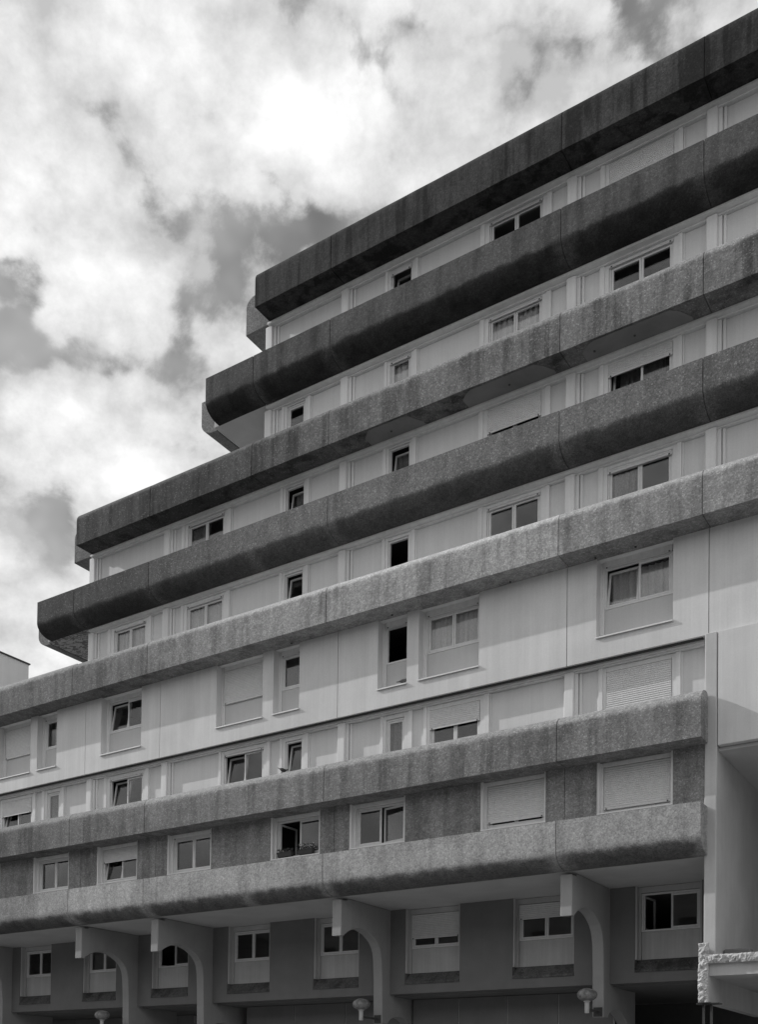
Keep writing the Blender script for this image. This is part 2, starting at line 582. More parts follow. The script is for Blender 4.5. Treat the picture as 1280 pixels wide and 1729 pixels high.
slab('roof_slab', 'cap', -14.39, XR, 0.82, 11.9, 7 * H - 1.12, 7 * H - 0.62)
slab('balcony_soffit', 'soffit', -16.72, -14.40, 0.705, 11.8, 6 * H - 1.20, 6 * H - 1.0)
slab('roof_slab', 'cap', -22.69, -14.40, 0.82, 11.9, 5 * H - 1.12, 5 * H - 0.55)
slab('balcony_soffit', 'peel', -25.04, -22.70, 0.705, 11.8, 4 * H - 1.20, 4 * H - 1.0)
slab('roof_slab', 'cap', -34.0, -22.86, 0.58, 11.9, 3 * H - 1.12, 3 * H - 0.5)
for n, xl, xr in ((6, -14.5, XR), (5, -14.5, XR), (4, -22.8, XR), (3, -22.8, XR), (2, -34.0, XR), (1, -34.0, 0.1)):
    slab('floor_slab', 'inside', xl, xr, 1.0, 11.9, n * H - 1.10, n * H - 0.85)
slab('arcade_soffit', 'soffit', -34.0, -0.09, 0.66, 11.9, -1.235, -0.9)
slab('arcade_floor_slab', 'arcade', -34.0, -0.09, 3.70, 11.9, -4.06, -3.75)
slab('rear_wall', 'inside', -34.2, XR, 11.95, 12.2, -4.06, 7 * H - 0.6)
slab('end_wall', 'wall', XR + 0.01, XR + 0.25, 0.8, 12.2, -Z0, 7 * H - 0.6)
slab('end_wall', 'wall', -34.45, -34.22, 0.8, 12.2, -Z0, 3 * H - 0.6)
slab('flashing', 'cap', -34.0, -22.9, 0.30, 0.50, 3 * H + 0.085, 3 * H + 0.135)

# stepped gable walls
slab('gable_wall', 'pier', -14.63, -14.42, 0.93, 11.9, 5 * H - 0.5, 7 * H - 1.17)
slab('gable_wall', 'pier', -22.94, -22.73, 0.93, 11.9, 3 * H - 0.45, 5 * H - 1.17)
slab('terrace_kerb', 'trim', -14.95, -14.64, 0.90, 1.7, 5 * H - 0.5, 14.30, c=0.01)

# ---- windows
GLASSES = []


def leaf_transform(state, x0, x1, z0, y):
    """position of a casement: closed, tilted in at the top, or swung into the room"""
    if state == 't':
        a = math.radians(9)
        return lambda p: (p[0], y + (p[1] - y) * math.cos(a) + (p[2] - z0) * math.sin(a), z0 + (p[2] - z0) * math.cos(a) - (p[1] - y) * math.sin(a))
    if state in ('o', 'O'):
        a = math.radians(86 if state == 'o' else -16)
        return lambda p: (x0 + (p[0] - x0) * math.cos(a) - (p[1] - y) * math.sin(a), y + (p[0] - x0) * math.sin(a) + (p[1] - y) * math.cos(a), p[2])
    if state == 'q':
        a = math.radians(-9)
        return lambda p: (x1 + (p[0] - x1) * math.cos(a) - (p[1] - y) * math.sin(a), y + (p[0] - x1) * math.sin(a) + (p[1] - y) * math.cos(a), p[2])
    return None


def window(x0, x1, z0, z1, y, leaves='cc', shutter=0.0, surround=None, head=None, infill=None, sill=None, slope=None, lip=0.035, tm='trim', im='spandrel'):
    """one window unit: fixed frame with casements, panes and what belongs to it"""
    fw = 0.052
    m = MB().frame(x0, x1, z0, z1, fw, y, y + 0.08)
    n = len(leaves)
    wi = (x1 - x0 - 2 * fw) / n
    w = m.build('window', M['frame'], B)
    for i, st in enumerate(leaves):
        a, b = x0 + fw + i * wi + 0.004, x0 + fw + (i + 1) * wi - 0.004
        c0, c1 = z0 + fw + 0.004, z1 - fw - 0.004
        if st == 'x':
            continue
        cw = 0.058
        yy = y + 0.014
        T = leaf_transform(st, a, b, c0, yy + 0.03)
        cm = MB()
        cm.frame(a, b, c0, c1, cw, yy, yy + 0.055, T)
        cm.build('casement', M['frame'], w)
        # each pane sits a hair out of true, as real glazing does
        jx, jz = random.uniform(-.003, .003), random.uniform(-.003, .003)

        def TT(p, T=T, jx=jx, jz=jz, a=a, c0=c0):
            q = (p[0], p[1] + (p[0] - a) * jx + (p[2] - c0) * jz, p[2])
            return T(q) if T else q
        MB().box(a + cw - 0.006, b - cw + 0.006, yy + 0.018, yy + 0.034, c0 + cw - 0.006, c1 - cw + 0.006, T=TT).build('pane', M['glass'], w)
    if shutter > 0:
        sm = MB()
        zb = z1 - (z1 - z0) * shutter
        ys = y - 0.045
        pitch = 0.056
        k = max(1, int((z1 - zb - 0.05) / pitch))
        pts = []
        for i in range(k + 1):
            zt = z1 - i * pitch
            pts += [(ys + 0.004, zt - 0.001), (ys - 0.004, zt - 0.010), (ys - 0.010, zt - pitch * .5), (ys - 0.006, zt - pitch + 0.010), (ys + 0.004, zt - pitch + 0.002)]
        rows = [p for p in pts if p[1] > zb + 0.05] + [(ys, zb + 0.05), (ys - 0.010, zb + 0.048), (ys - 0.010, zb), (ys + 0.014, zb)]
        sm.quad_strip([[(x0 + 0.01, yy, zz) for yy, zz in rows], [(x1 - 0.01, yy, zz) for yy, zz in rows]], close_ring=False, caps=False)
        sh = sm.build('shutter', M['shutter'], w)
        for xx in (x0 + 0.06, x1 - 0.10):
            MB().box(xx, xx + 0.035, ys - 0.022, ys - 0.011, zb + 0.004, zb + 0.035).build('shutter_stop', M['metal'], w)
    if surround:
        xa, xb, yo, ztop, zbot = surround
        for (o, i_) in ((xa, x0), (xb, x1)):
            h_ = o + (i_ - o) * .5
            pr = [(o, yo), (h_, yo), (h_, yo + lip), (i_, yo + lip), (i_, y + 0.10), (o, y + 0.10)]
            MB().quad_strip([[(px, py, zz) for px, py in pr] for zz in (zbot, ztop)]).build('jamb', M[tm], w)
    if head:
        ya, zt = head
        hx0, hx1 = (x0, x1) if not surround else (x0 + 0.002, x1 - 0.002)
        MB().box(hx0, hx1, ya, y + 0.10, z1 + 0.012, zt, 0.006).build('shutter_box', M[tm], w)
    if infill is not None:
        MB().box(x0 + 0.006, x1 - 0.006, y + 0.012, y + 0.07, infill, z0 - 0.006, 0.004).build('infill_panel', M[im], w)
    if sill:
        sx0, sx1, ya, za, yb, zb2 = sill
        sm = MB()
        prof = [(ya, za), (ya, za - 0.035), (ya + 0.02, za - 0.035), (yb, zb2 - 0.03), (yb, zb2)]
        sm.quad_strip([[(sx0, p[0], p[1]) for p in prof], [(sx1, p[0], p[1]) for p in prof]])
        sm.build('sill', M['sill'], w)
    if slope:
        sx0, sx1, ya, za, yb, zb2 = slope
        sm = MB()
        prof = [(ya, za), (ya, za - 0.06), (yb, za - 0.06), (yb, zb2)]
        sm.quad_strip([[(sx0, p[0], p[1]) for p in prof], [(sx1, p[0], p[1]) for p in prof]])
        sm.build('sloping_sill', M['dark_sill'], w)
    return w


def curtain(x0, x1, z0, z1, y, label, mat='curtain'):
    m = MB()
    n = int((x1 - x0) / 0.03)
    top, bot = [], []
    ph = random.uniform(0, 6)
    for i in range(n + 1):
        x = x0 + (x1 - x0) * i / n
        yy = y + 0.030 * math.sin(x * 38 + ph) + 0.016 * math.sin(x * 71 + 2 * ph)
        top.append((x, yy, z1))
        bot.append((x, yy + 0.01 * math.sin(x * 17), z0))
    m.quad_strip([top, bot], close_ring=False, caps=False)
    c = m.build('curtain', M[mat], smooth=True)
    tag(c, label, 'curtain', 'net curtains behind the panes')


ORD = ['', 'rightmost', 'second', 'third', 'fourth', 'fifth', 'sixth', 'seventh', 'eighth']
ROWS = {'f6': 'top row', 'f5': 'second row from the roof', 'f4': 'third row from the roof',
        'f3': 'fourth row from the roof', 'L': 'smooth pale wall', 'f1': 'strip under the smooth pale wall'}


def place_label(row, k):
    pos = 'rightmost window' if k == 1 else ORD[k] + ' window from right'
    return 'net curtain, %s, %s' % (pos, ROWS[row])


# --- window strips with pilasters (storeys 3 to 6 and the strip above the lower balcony)
W = {'W1': (-2.74, -0.99, -2.97, -0.75), 'W2': (-6.34, -4.67, -6.60, -4.40), 'N2': (-9.68, -8.94, -9.87, -8.71),
     'N3': (-13.64, -12.90, -13.84, -12.68), 'W3': (-17.92, -16.25, -18.18, -15.95), 'W4': (-21.50, -19.87, -21.80, -19.60),
     'NR': (2.40, 3.14, 2.18, 3.36), 'WR': (5.00, 6.70, 4.74, 6.96),
     'n2': (-9.66, -9.01, -9.84, -8.73), 'w2': (-8.13, -6.48, -8.33, -6.18), 'w3': (-16.10, -14.39, -16.31, -14.12),
     'n3': (-13.51, -12.83, -13.71, -12.57), 'n5': (-24.97, -24.27, -25.24, -24.0), 'w5': (-27.62, -25.85, -27.84, -25.62)}
STRIPS = {  # z bottom of wall, soffit z, window bottom, window top, left end, right end, pilasters, panel plane y
    'f6': (6 * H - 0.9, 7 * H - 1.166, 16.30, 17.92, -14.40, XR, [7.6, -0.035, -3.845, -11.445, -14.50], 0.99),
    'f5': (5 * H - 0.85, 6 * H - 1.222, 13.75, 15.10, -14.40, XR, [7.6, -0.035, -3.845, -11.445, -14.50], 0.99),
    'f4': (4 * H - 0.9, 5 * H - 1.166, 10.80, 12.40, -22.70, XR, [7.6, -0.035, -3.845, -11.445, -19.01, -22.81], 0.99),
    'f3': (3 * H - 0.85, 4 * H - 1.222, 8.25, 9.55, -22.70, XR, [7.6, -0.035, -3.845, -11.445, -19.01, -22.81], 0.99),
    'f1': (1 * H - 0.85, 4.375, 2.75, 4.12, -34.0, -0.09, [-3.88, -11.47, -19.08, -22.92, -30.5], 1.13)}
for k_ in ('W1', 'W2', 'N2', 'N3', 'W3', 'W4'):
    W[k_] = tuple(7.3 + (x_ - 7.3) * 26.52 / 26.34 for x_ in W[k_])
for k_ in ('n2', 'w2', 'w3', 'n3', 'n5', 'w5'):
    W[k_] = tuple(7.3 + (x_ - 7.3) * 26.67 / 26.34 for x_ in W[k_])
W['w1'], W['w4'] = (-2.85, -1.08, -3.05, -0.84), (-21.92, -20.22, -22.20, -19.92)
# (window key, leaves, shutter share, curtain: None or (from, to share of the width))
CONTENT = {
    'f6': [('W1', 'cc', 1.0, None), ('W2', 'cc', 0.05, None), ('N2', 't', 0.10, None), ('NR', 'c', 0, None), ('WR', 'cc', 0.3, None)],
    'f5': [('W1', 'cc', 0.04, None), ('W2', 'cc', 0.06, (0, 1)), ('N2', 'c', 0.07, (0, 1)), ('N3', 'c', 0, None), ('NR', 'c', 0, None), ('WR', 'cc', 0, None)],
    'f4': [('W1', 'tc', 0.22, (0.1, .85)), ('W2', 'cc', 0.42, None), ('N2', 't', 0.0, (0, 1)), ('N3', 't', 0.0, (0.2, 1)), ('W3', 'cc', 0.04, (0, .55)), ('NR', 'c', 0, None), ('WR', 'cc', 1, None)],
    'f3': [('W1', 'cc', 0.10, (0.05, 0.45)), ('W2', 'cc', 0.05, None), ('N2', 'x', 0, None), ('N3', 't', 0, None), ('W3', 'cc', 0.04, (0, 1)), ('W4', 'cc', 0.04, (0, 1)), ('NR', 'c', 0, None), ('WR', 'cc', .2, None)],
    'f1': [('w1', 'cc', 1.0, None), ('w2', 'cc', 0.42, None), ('n2', 'c', 0, (0, 1)), ('n3', 't', 0, None), ('w3', 'tc', 0.05, None), ('w4', 'tc', 0.04, None),
           ('n5', 'c', 0, (0, 1)), ('w5', 'tc', 0.42, None)]}
for row, (zb, zs, wz0, wz1, xl, xr, pils, yp) in STRIPS.items():
    # pilasters with a chamfered shoulder and a step on their right
    for j in pils:
        w0 = 0.14
        MB().box(j - w0, j + w0, yp - 0.165, yp + 0.12, zb, zs - 0.068, 0.022).build('pilaster', M['trim'], B)
        MB().box(j + w0 + 0.001, j + w0 + 0.10, yp - 0.085, yp + 0.1, zb, zs - 0.114, 0.006).build('pilaster_rib', M['trim'], B)
        MB().box(j + w0 + 0.13, j + w0 + 0.20, yp - 0.05, yp + 0.1, zb, zs - 0.116, 0.006).build('pilaster_rib', M['trim'], B)
    yh = {'f6': 0.74, 'f5': 0.715, 'f4': 0.74, 'f3': 0.715, 'f1': 0.93}[row]
    # header moulding under the soffit
    ps = sorted(p for p in pils if xl - 0.2 < p < xr)
    edges = [xl] + ps + [xr]
    for a, b in zip(edges[:-1], edges[1:]):
        a2 = a + (0.145 if a in pils else 0)
        b2 = b - (0.145 if b in pils else 0)
        if b2 - a2 < 0.2:
            continue
        pr = [(yp + 0.098, zs - 0.003), (yh, zs - 0.003), (yh, zs - 0.065), (yp - 0.11, zs - 0.065), (yp - 0.11, zs - 0.112), (yp + 0.098, zs - 0.112)]
        MB().quad_strip([[(xx, py, pz) for py, pz in pr] for xx in (a, b)]).build('header_moulding', M['trim'], B)
        # panels between the windows of this bay
        wins = sorted((W[k][2], W[k][3]) for k, *_ in CONTENT[row] if a2 < W[k][0] < b2)
        xs = a2
        for (p0, p1) in wins + [(b2, None)]:
            if p0 - xs > 0.03:
                MB().box(xs, p0, yp, yp + 0.1, zb, zs - 0.115, 0.004).build('wall_panel', M['panel'], B)
                if p0 - xs > 0.6:
                    MB().box(p0 - 0.045, p0 - 0.004, yp - 0.03, yp - 0.001, zb, zs - 0.118, 0.004).build('panel_bead', M['trim'], B)
                    if xs > a2 + 0.01:
                        MB().box(xs + 0.004, xs + 0.045, yp - 0.03, yp - 0.001, zb, zs - 0.118, 0.004).build('panel_bead', M['trim'], B)
            xs = p1
    k = 0
    for key, leaves, sh, cur in CONTENT[row]:
        x0, x1, xa, xb = W[key]
        window(x0, x1, wz0, wz1, yp + 0.0, leaves, sh, surround=(xa, xb, yp - 0.075, zs - 0.115, zb), head=(yp - 0.035, zs - 0.117))
        if x0 < 0:
            k += 1
            if cur:
                f0, f1 = cur
                curtain(x0 + 0.07 + (x1 - x0 - .14) * f0, x0 + 0.07 + (x1 - x0 - .14) * f1, wz0 + 0.05, wz1 - 0.06, yp + 0.15 + (0.17 if 't' in leaves else 0), place_label(row, k),
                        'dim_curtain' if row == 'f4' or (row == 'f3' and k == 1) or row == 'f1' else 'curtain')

# --- the smooth pale wall with deep window recesses
LB, LT, LY = 4.38, 3 * H - 1.166, 0.72
NICHES = [(-3.0, -0.94, 'tc', 0.03, (0.0, 1)), (-8.52, -6.52, 'cc', 0.03, (0, 1)), (-9.96, -8.93, 'x', 0.03, None), (-14.0, -12.94, 'c', 0.04, None),
          (-16.44, -14.44, 'cc', 1.0, None), (-22.03, -19.97, 'tc', 0.0, None), (-25.56, -24.44, 'c', 0.03, (0.45, 1)), (-27.9, -25.95, 'cc', 1.0, None)]
LJ = [XR, 7.6, -0.03, -3.84, -11.44, -19.05, -22.86, -30.4, -34.2]
def comb(a, b, zb, zt, zn, ns, y0, y1):
    """wall panel notched from above by the window recesses"""
    pts = [(a, zb), (b, zb), (b, zt)]
    for nn in sorted(ns, reverse=True):
        pts += [(nn[1], zt), (nn[1], zn), (nn[0], zn), (nn[0], zt)]
    return MB().outline(pts + [(a, zt)], y0, y1)


for b, a in zip(LJ[:-1], LJ[1:]):
    comb(a + 0.010, b - 0.010, LB, LT, 4.93, [n for n in NICHES if a < n[0] < b], LY, 1.02).build('wall_panel', M['wall'], B)
    MB().box(a - 0.05, a + 0.05, LY + 0.03, 1.0, LB + 0.02, LT - 0.02).build('panel_joint', M['core'], B)
MB().box(-34.0, -0.2, 0.80, 0.90, LB - 0.03, LB - 0.002).build('drip_groove', M['core'], B)
for k, (a, b, leaves, sh, cur) in enumerate(NICHES):
    ja, jb = 0.11, 0.10
    MB().box(a + 0.003, b - 0.003, 0.81, 1.02, LT - 0.004, LT + 0.12).build('recess_head', M['trim'], B)
    window(a + ja, b - jb, 5.80, 6.92, 1.03, leaves, sh, surround=(a, b, 0.99, LT - 0.004, 5.06), head=(0.985, LT - 0.006), infill=5.06,
           sill=(a - 0.01, b + 0.01, LY - 0.06, 4.955, 1.03, 5.06))
    if cur:
        w0 = b - jb - a - ja - .14
        curtain(a + ja + .07 + w0 * cur[0], a + ja + .07 + w0 * cur[1], 5.82, 6.86, 1.18 + (0.17 if 't' in leaves else 0), place_label('L', k + 1))

# --- rough concrete recess between the two lower balcony bands
RY, RB, RT = 0.63, -0.02, H - 1.166
REC = [(-2.93, -0.89, 'cc', 0.94, None), (-6.38, -4.38, 'cc', 0.88, None), (-10.88, -8.87, 'cq', 0, None), (-13.96, -11.98, 'oc', 0, None),
       (-18.53, -16.49, 'cc', 0.03, None), (-22.04, -19.96, 'tc', 0.40, None), (-25.55, -23.53, 'cc', 0, None), (-29.5, -27.5, 'cc', 0.5, None)]
RJ = [-0.09, -3.83, -11.43, -19.05, -22.86, -30.4, -34.2]
for b, a in zip(RJ[:-1], RJ[1:]):
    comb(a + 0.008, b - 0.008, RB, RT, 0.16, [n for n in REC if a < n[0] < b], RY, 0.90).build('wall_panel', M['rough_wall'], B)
    MB().box(a - 0.05, a + 0.05, RY + 0.03, 0.88, RB, RT - 0.02).build('panel_joint', M['core'], B)
for a, b, leaves, sh, cur in REC:
    MB().box(a + 0.003, b - 0.003, 0.81, 0.90, RT - 0.004, RT + 0.12).build('recess_head', M['trim'], B)
    window(a + 0.13, b - 0.11, 0.27, RT - 0.12, 0.87, leaves, sh, surround=(a, b, 0.655, RT - 0.004, 0.2), head=(0.80, RT - 0.006), lip=0.14,
           sill=(a + 0.002, b - 0.002, RY + 0.01, 0.225, 0.905, 0.268))

# --- arcade storey: wall set far back, windows with infill panels and mossy sloping sills
AY, AB, AT = 3.40, -4.0, -1.238
ARC = [(-2.83, -0.93, 'oc', 0), (-6.67, -4.67, 'cc', 0.42), (-10.52, -8.50, 'cc', 0.72), (-14.22, -12.33, 'cc', 0), (-18.12, -16.15, 'cc', 0),
       (-21.96, -20.05, 'oc', 0), (-25.82, -23.90, 'cc', 0), (-29.72, -27.75, 'cc', 0)]
AJ = [-0.09, -3.74, -11.26, -19.0, -22.86, -30.4, -34.2]
for b, a in zip(AJ[:-1], AJ[1:]):
    xs = a + (0.17 if a > -34 else 0)
    xe = b - (0.17 if b < -0.2 else 0)
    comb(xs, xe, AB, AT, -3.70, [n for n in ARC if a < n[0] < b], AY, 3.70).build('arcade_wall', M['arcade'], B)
for a, b, leaves, sh in ARC:
    window(a + 0.11, b - 0.10, -2.52, -1.42, 3.66, leaves, sh, surround=(a, b, 3.43, AT - 0.004, -3.33), head=(3.60, AT - 0.006), lip=0.17, tm='arcade_trim', im='arcade_infill', infill=-3.33,
           slope=(a + 0.01, b - 0.01, AY - 0.03, -3.64, 3.66, -3.32))

# --- arched fins carrying the balconies
UP = [(0.76, -2.40), (0.86, -2.33), (0.99, -2.25), (1.22, -2.15), (1.49, -2.09), (1.75, -2.075), (1.98, -2.105), (2.22, -2.17), (2.45, -2.28), (2.62, -2.39), (2.75, -2.53), (2.83, -2.68), (2.87, -2.84), (2.89, -3.0)]
LOW = [(3.30, -4.97), (3.40, -4.87), (3.51, -4.80), (3.78, -4.72), (4.06, -4.70), (4.32, -4.74), (4.54, -4.83), (4.78, -4.95), (4.96, -5.08), (5.10, -5.30), (5.16, -5.6)]
FIN = [(0.58, -1.32), (0.58, -2.42), (0.74, -2.42)] + UP + [(2.93, -3.6), (2.96, -4.98), (3.29, -4.98)] + LOW + [(5.18, -Z0), (5.60, -Z0), (5.60, -4.05), (3.72, -4.05), (3.72, -1.24), (0.95, -1.24), (0.9, -1.32)]
for j in (-3.74, -11.26, -19.0, -22.86, -30.4):
    m = MB()
    c = 0.018
    rings = []
    for x, q in ((j - 0.17, c), (j - 0.17 + c, 0), (j + 0.17 - c, 0), (j + 0.17, c)):
        r = []
        n = len(FIN)
        for i, (y, z) in enumerate(FIN):
            if q == 0:
                r.append((x, y, z))
            else:
                p0, p2 = FIN[i - 1], FIN[(i + 1) % n]
                d1 = Vector((y - p0[0], z - p0[1])).normalized()
                d2 = Vector((p2[0] - y, p2[1] - z)).normalized()
                nn = Vector((-(d1.y + d2.y), d1.x + d2.x))
                nn = nn.normalized() if nn.length > 1e-6 else Vector((0, 0))
                r.append((x, y + nn.x * q, z + nn.y * q))
        rings.append(r)
    m.quad_strip(rings)
    m.build('arched_fin', M['fin'], B)

# --- ground floor behind the arcade
for a, b, y in ((-11.0, -3.95, 4.72), (-18.3, -11.5, 4.72), (-22.6, -19.2, 7.0), (-34.0, -23.1, 7.0)):
    n = max(2, int((b - a) / 1.75))
    for i in range(n):
        x0, x1 = a + (b - a) * i / n, a + (b - a) * (i + 1) / n
        MB().box(x0 + 0.012, x1 - 0.012, y, y + 0.2, -Z0, -4.07, 0.012).build('ground_floor_panel', M['arcade'], B)
    MB().box(a, b, y + 0.03, y + 0.18, -Z0, -4.09).build('panel_joint', M['trim'], B)
slab('ground_floor_return', 'arcade', -18.35, -18.15, 4.95, 11.9, -Z0, -4.08)
slab('ground_floor_rear_wall', 'inside', -34.0, -0.1, 9.5, 9.7, -Z0, -4.08)

# --- end pier, passage under the right-hand wing
slab('end_pier', 'pier', -0.085, 0.215, 0.585, 11.9, -3.74, LB - 0.02, c=0.02)
slab('passage_lintel', 'wall', 0.235, 7.6, 0.597, 1.05, 1.50, LB - 0.035, c=0.006)
slab('passage_lintel', 'wall', 7.62, XR, 0.597, 1.05, 1.50, LB - 0.035, c=0.006)
slab('passage_soffit', 'soffit', 0.22, XR, 0.78, 11.9, 1.40, 1.485)
slab('passage_floor_slab', 'inside', 0.22, XR, 1.06, 11.9, 4.1, LB - 0.04)
slab('passage_pier', 'pier', 7.45, 7.75, 0.62, 11.9, -Z0, 1.39, c=0.02)

# repair patches on the soffit of the long upper band
for a, b in ((-10.28, -8.36), (-6.92, -4.20), (-3.31, -0.45)):
    z = 5 * H - 1.162
    pm = MB()
    top = []
    N = 14
    for i in range(N + 1):
        t_ = i / N
        x = a + (b - a) * t_
        e = min(t_, 1 - t_) * (b - a)
        d = 0.07 if e > 0.3 else 0.07 + (0.3 - e) * 1.7 * (0.55 if t_ < .5 else 1.0)
        top.append((x, d + 0.015 * noise.noise(Vector((x * 3, 1, 1)))))
    ring = [(x, d) for x, d in top] + [(b, 0.735), (a, 0.735)]
    pm.quad_strip([[(x, y, z - 0.003) for x, y in ring], [(x, y, z - 0.012) for x, y in ring]])
    pm.build('repair_patch', M['patch'], B)
# drain holes in the soffits
for n, yy in ((5, 0.45), (3, 0.62)):
    for j in (-1.9, -3.0, -5.5, -9.4, -13.2):
        dm = MB()
        dm.quad_strip([[(j + 0.03 * math.cos(k * .785), yy + 0.03 * math.sin(k * .785), n * H - 1.162 - z_) for k in range(8)] for z_ in (0.002, 0.03)])
        dm.build('drain_spout', M['metal'], B)

# ------------------------------------------------------------------ broken walkway stub at the end pier
S = empty('walkway_stub', (0.0, 0.3, 0.0))
tag(S, 'broken-off concrete walkway end with ragged pale edges at the foot of the end pier', 'walkway')


def rough_block(name, x0, x1, y0, y1, z0, z1, mat, amp=0.03, st=0.035):
    """block whose street-side face is torn concrete"""
    m = MB()
    nx, nz = max(2, int((x1 - x0) / st)), max(2, int((z1 - z0) / st))
    idx = {}
    for i in range(nx + 1):
        for k in range(nz + 1):
            x, z = x0 + (x1 - x0) * i / nx, z0 + (z1 - z0) * k / nz
            v = Vector((x * 12 + 31, 3.3, z * 12))
            e = noise.noise_vector(v * 1.3)
            ed = 0.5 if (i in (0, nx) or k in (0, nz)) else 1.0
            p = (x + e.x * amp * .5, y0 + (noise.fractal(v, 0.8, 2.1, 5) + 0.9 * noise.noise(v * 0.23)) * amp * 1.5 + (0.03 if ed < 1 else 0), z + e.z * amp * .5)
            idx[i, k] = len(m.v)
            m.v.append(p)
    for i in range(nx):
        for k in range(nz):
            m.f.append((idx[i, k], idx[i + 1, k], idx[i + 1, k + 1], idx[i, k + 1]))
    b = len(m.v)
    bord = [(i, 0) for i in range(nx + 1)] + [(nx, k) for k in range(1, nz + 1)] + [(i, nz) for i in range(nx - 1, -1, -1)] + [(0, k) for k in range(nz - 1, 0, -1)]
    for (i, k) in bord:
        x, z = x0 + (x1 - x0) * i / nx, z0 + (z1 - z0) * k / nz
        m.v.append((x, y1, z))
    L_ = len(bord)
    for q in range(L_):
        q2 = (q + 1) % L_
        m.f.append((idx[bord[q2]], idx[bord[q]], b + q, b + q2))
    m.f.append(tuple(b + q for q in range(L_)))
    for i_, v in enumerate(m.v):
        m.v[i_] = (v[0], v[1] - 0.3, v[2])
    return m.build(name, M[mat], S)


rough_block('side_wall_edge', -0.14, 0.10, 0.30, 0.42, -4.89, -3.43, 'broken', 0.035)
rough_block('deck_edge', 0.101, 4.4, 0.30, 0.44, -3.94, -3.73, 'broken', 0.035)


def sbox(name, mat, x0, x1, y0, y1, z0, z1, c=0.0):
    return MB().box(x0, x1, y0 - 0.3, y1 - 0.3, z0, z1, c).build(name, M[mat], S)


sbox('side_wall', 'pier', -0.13, 0.10, 0.425, 6.0, -4.88, -3.80)
sbox('deck', 'pier', 0.103, 4.4, 0.43, 6.0, -4.24, -3.93)
sbox('side_kerb', 'core', -0.13, -0.095, 0.425, 6.0, -3.79, -3.46)
sbox('rubble_curb', 'arcade', 0.24, 0.9, 1.2, 1.5, -3.92, -3.50, 0.03)
for x in (-0.07, 0.12):
    sbox('prop', 'metal', x - 0.025, x + 0.025, 0.55, 0.60, -Z0, -4.89)
sbox('support_column', 'pier', 1.15, 1.6, 1.0, 1.5, -Z0, -4.25, 0.02)
sbox('base_plate', 'metal', -0.22, 0.34, 0.45, 0.75, -4.93, -4.90)

# ------------------------------------------------------------------ pale block behind the left terrace
T_ = empty('stair_block', (-38.0, 6.0, 0.0))
tag(T_, 'pale rendered block with thin dark coping rising behind the left terrace', 'building')


def tb(name, mat, x0, x1, y0, y1, z0, z1, c=0.0):
    o = MB().box(x0 + 38, x1 + 38, y0 - 6, y1 - 6, z0, z1, c).build(name, M[mat], T_)
    return o


tb('wall', 'white', -42.0, -36.0, 1.0, 8.45, -Z0, 13.98)
tb('coping', 'metal', -42.05, -35.95, 0.95, 8.52, 13.985, 14.05)

# ------------------------------------------------------------------ block across the street, mirrored in the lower windows
O = empty('opposite_building', (-10.0, -43.0, 0.0))
tag(O, 'long plain block across the street, mirrored in the lower windows', 'building')
MB().box(-130, 45, -12, 0, 0, 17.5).build('wall', M['arcade'], O, dz=0)
MB().quad_strip([[(x, -12.5, 17.5), (x, 0.5, 17.5), (x, 0.5, 17.7), (x, -6, 21.0), (x, -12.5, 17.7)] for x in (-130.5, 45.5)]).build('roof', M['core'], O, dz=0)
for i in range(43):
    for k in range(6):
        MB().box(-126 + i * 4, -124.4 + i * 4, 0.01, 0.06, 1.2 + k * 2.9, 2.7 + k * 2.9, 0.01).build('window', M['core'], O, dz=0)

# ------------------------------------------------------------------ lamps, flower boxes, pigeons
def lathe(prof, cx, cy, n=20):
    m = MB()
    m.quad_strip([[(cx + r * math.cos(2 * math.pi * k / n), cy + r * math.sin(2 * math.pi * k / n), z) for k in range(n)] for r, z in prof])
    return m


gm_, g = material('lamp_globe')
t = g.n('ShaderNodeTexCoord').outputs['Object']
ln = g.noise(t, 7, 6, 0.65)
finish(g, g.rng(ln, 0.35, 0.62, 0.34, 0.14), 0.45, None, spec=0.4)
M['globe'] = gm_
LAMPS = [(-3.77, 'grimy mushroom-shaped wall lamp on the arched fin nearest the end pier'),
         (-11.40, 'mushroom-shaped wall lamp on the arched fin left of the half-closed shutters'),
         (-23.32, 'mushroom-shaped wall lamp at the lower left edge below the leftmost fin')]
for i, (x, lab) in enumerate(LAMPS):
    zc_ = -4.40
    e = empty('wall_lamp', (x, 2.2, Z0 + zc_))
    tag(e, lab, 'lamp', 'mushroom lamps along the arcade')
    r, hh = 0.285, 0.185
    prof = [(0.07, -hh * .98)] + [(r * math.cos(a), hh * math.sin(a)) for a in [math.radians(d) for d in range(-70, 90, 12)]] + [(0.01, hh)]
    lathe(prof, 0, 0, 28).build('globe', M['globe'], e, smooth=True, dz=0)
    lathe([(0.10, -0.20), (0.10, -0.165), (0.07, -0.165), (0.065, -0.50), (0.055, -0.515), (0.01, -0.515)], 0, 0, 16).build('post', M['pier'], e, smooth=True, dz=0)
    fx = min((-3.74, -11.26, -22.86), key=lambda f: abs(f - x)) - x
    am = MB()
    am.quad_strip([[(0 + dx, 0.05, -0.40 + dz_) for dx, dz_ in ((-.03, -.03), (.03, -.03), (.03, .03), (-.03, .03))],
                   [(fx + dx, 0.745, -0.43 + dz_) for dx, dz_ in ((-.03, -.03), (.03, -.03), (.03, .03), (-.03, .03))]])
    am.build('arm', M['metal'], e, dz=0)
    MB().box(fx - 0.13, fx + 0.13, 0.735, 0.755, -0.56, -0.30, 0.004).build('bracket', M['metal'], e, dz=0)

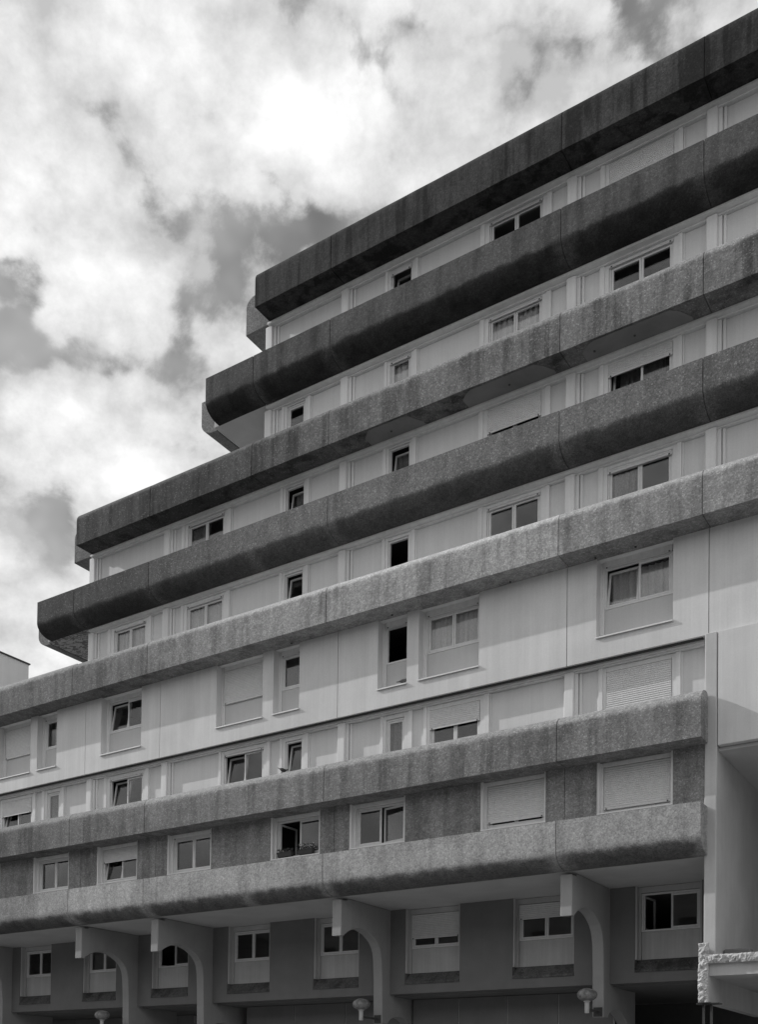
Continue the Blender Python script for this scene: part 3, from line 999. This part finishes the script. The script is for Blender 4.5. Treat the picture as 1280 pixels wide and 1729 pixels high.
M['leaf'] = plain('dark_leaf', 0.07, 0.6, 0.3, 0.4)
M['petal'] = plain('pale_petal', 0.65, 0.7)
M['pot'] = plain('dark_planter', 0.05, 0.6)
for x0, x1, lab, seed in ((-13.70, -13.10, 'dark flower box with small plants under the open left casement', 1),
                          (-12.88, -12.27, 'fuller flower box in front of the window mullion, right of its twin', 2)):
    rnd = random.Random(seed)
    e = empty('flower_box', ((x0 + x1) / 2, 0.72, Z0 + 0.262))
    tag(e, lab, 'flower box', 'flower boxes on the recess sill')
    hw = (x1 - x0) / 2
    bx = MB()
    rr = lambda a, b, z: [(-a, -b, z), (a, -b, z), (a, b, z), (-a, b, z)]
    bx.quad_strip([rr(hw - .04, .06, 0.0), rr(hw - .005, .085, .13), rr(hw, .09, .14), rr(hw, .09, .15), rr(hw - .02, .075, .15), rr(hw - .03, .07, .12)])
    bx.build('planter', M['pot'], e, dz=0)
    lm, fm = MB(), MB()
    for i in range(150):
        px, py = rnd.uniform(-hw, hw), rnd.uniform(-.10, .09)
        hgt = 0.13 + rnd.random() ** 1.3 * (0.14 + 0.07 * (seed - 1))
        s = rnd.uniform(.02, .045)
        d = Vector((rnd.uniform(-1, 1), rnd.uniform(-1, 1), rnd.uniform(-.2, 1))).normalized()
        u = d.orthogonal().normalized()
        w_ = d.cross(u)
        c_ = Vector((px, py, hgt))
        tgt = fm if rnd.random() < .12 else lm
        b_ = len(tgt.v)
        tgt.v += [tuple(c_ - d * s), tuple(c_ + u * s * .5 + w_ * s * .15), tuple(c_ + d * s), tuple(c_ - u * s * .5 + w_ * s * .15)]
        tgt.f.append((b_, b_ + 1, b_ + 2, b_ + 3))
    tag(lm.build('leaves', M['leaf'], e, dz=0), kind='stuff')
    tag(fm.build('petals', M['petal'], e, dz=0), kind='stuff')

M['bird'] = plain('dark_plumage', 0.03, 0.6, 0.3, 0.3)


def pigeon(loc, pitch, yaw, label, mat):
    e = empty('pigeon', loc)
    tag(e, label, 'bird')
    # rings along the body from tail tip to bill: (x, z, half width, half height)
    st = [(-0.20, 0.075, .030, .006), (-0.13, 0.085, .034, .012), (-0.08, 0.095, .048, .032), (-0.03, 0.10, .062, .052), (0.03, 0.105, .066, .060),
          (0.08, 0.118, .056, .054), (0.115, 0.14, .036, .040), (0.135, 0.165, .026, .029), (0.155, 0.185, .026, .027), (0.175, 0.190, .020, .020), (0.190, 0.187, .008, .008), (0.212, 0.180, .003, .003)]
    m = MB()
    ca, sa = math.cos(pitch), math.sin(pitch)
    cy_, sy_ = math.cos(yaw), math.sin(yaw)

    def R(x, y, z):
        x2, z2 = x * ca + (z - .05) * sa, -x * sa + (z - .05) * ca + .05
        return (x2 * cy_ - y * sy_, x2 * sy_ + y * cy_, z2)
    m.quad_strip([[R(x, hw * math.cos(k * math.pi / 6), z + hh * math.sin(k * math.pi / 6)) for k in range(12)] for x, z, hw, hh in st])
    b_ = m.build('body', mat, e, smooth=True, dz=0)
    for s in (-1, 1):
        lg = MB()
        p = R(0.0, s * .03, .06)
        lg.box(p[0] - .005, p[0] + .005, p[1] - .005, p[1] + .005, 0.0, max(p[2], .03))
        lg.box(p[0] - .015, p[0] + .03, p[1] - .012, p[1] + .012, -0.002, 0.006)
        lg.build('leg', M['metal'], e, dz=0)
    return e


pigeon((-13.27, 0.31, Z0 + H + 0.085), math.radians(34), 0.1, 'dark pigeon bending down on the rounded parapet edge, tail raised', M['bird'])
M['bird2'] = plain('grey_plumage', 0.10, 0.6, 0.3, 0.5)
pigeon((-9.12, 0.80, Z0 + 4.975), math.radians(8), 0.1, 'grey pigeon resting on the white sill of the narrow dark window', M['bird2'])
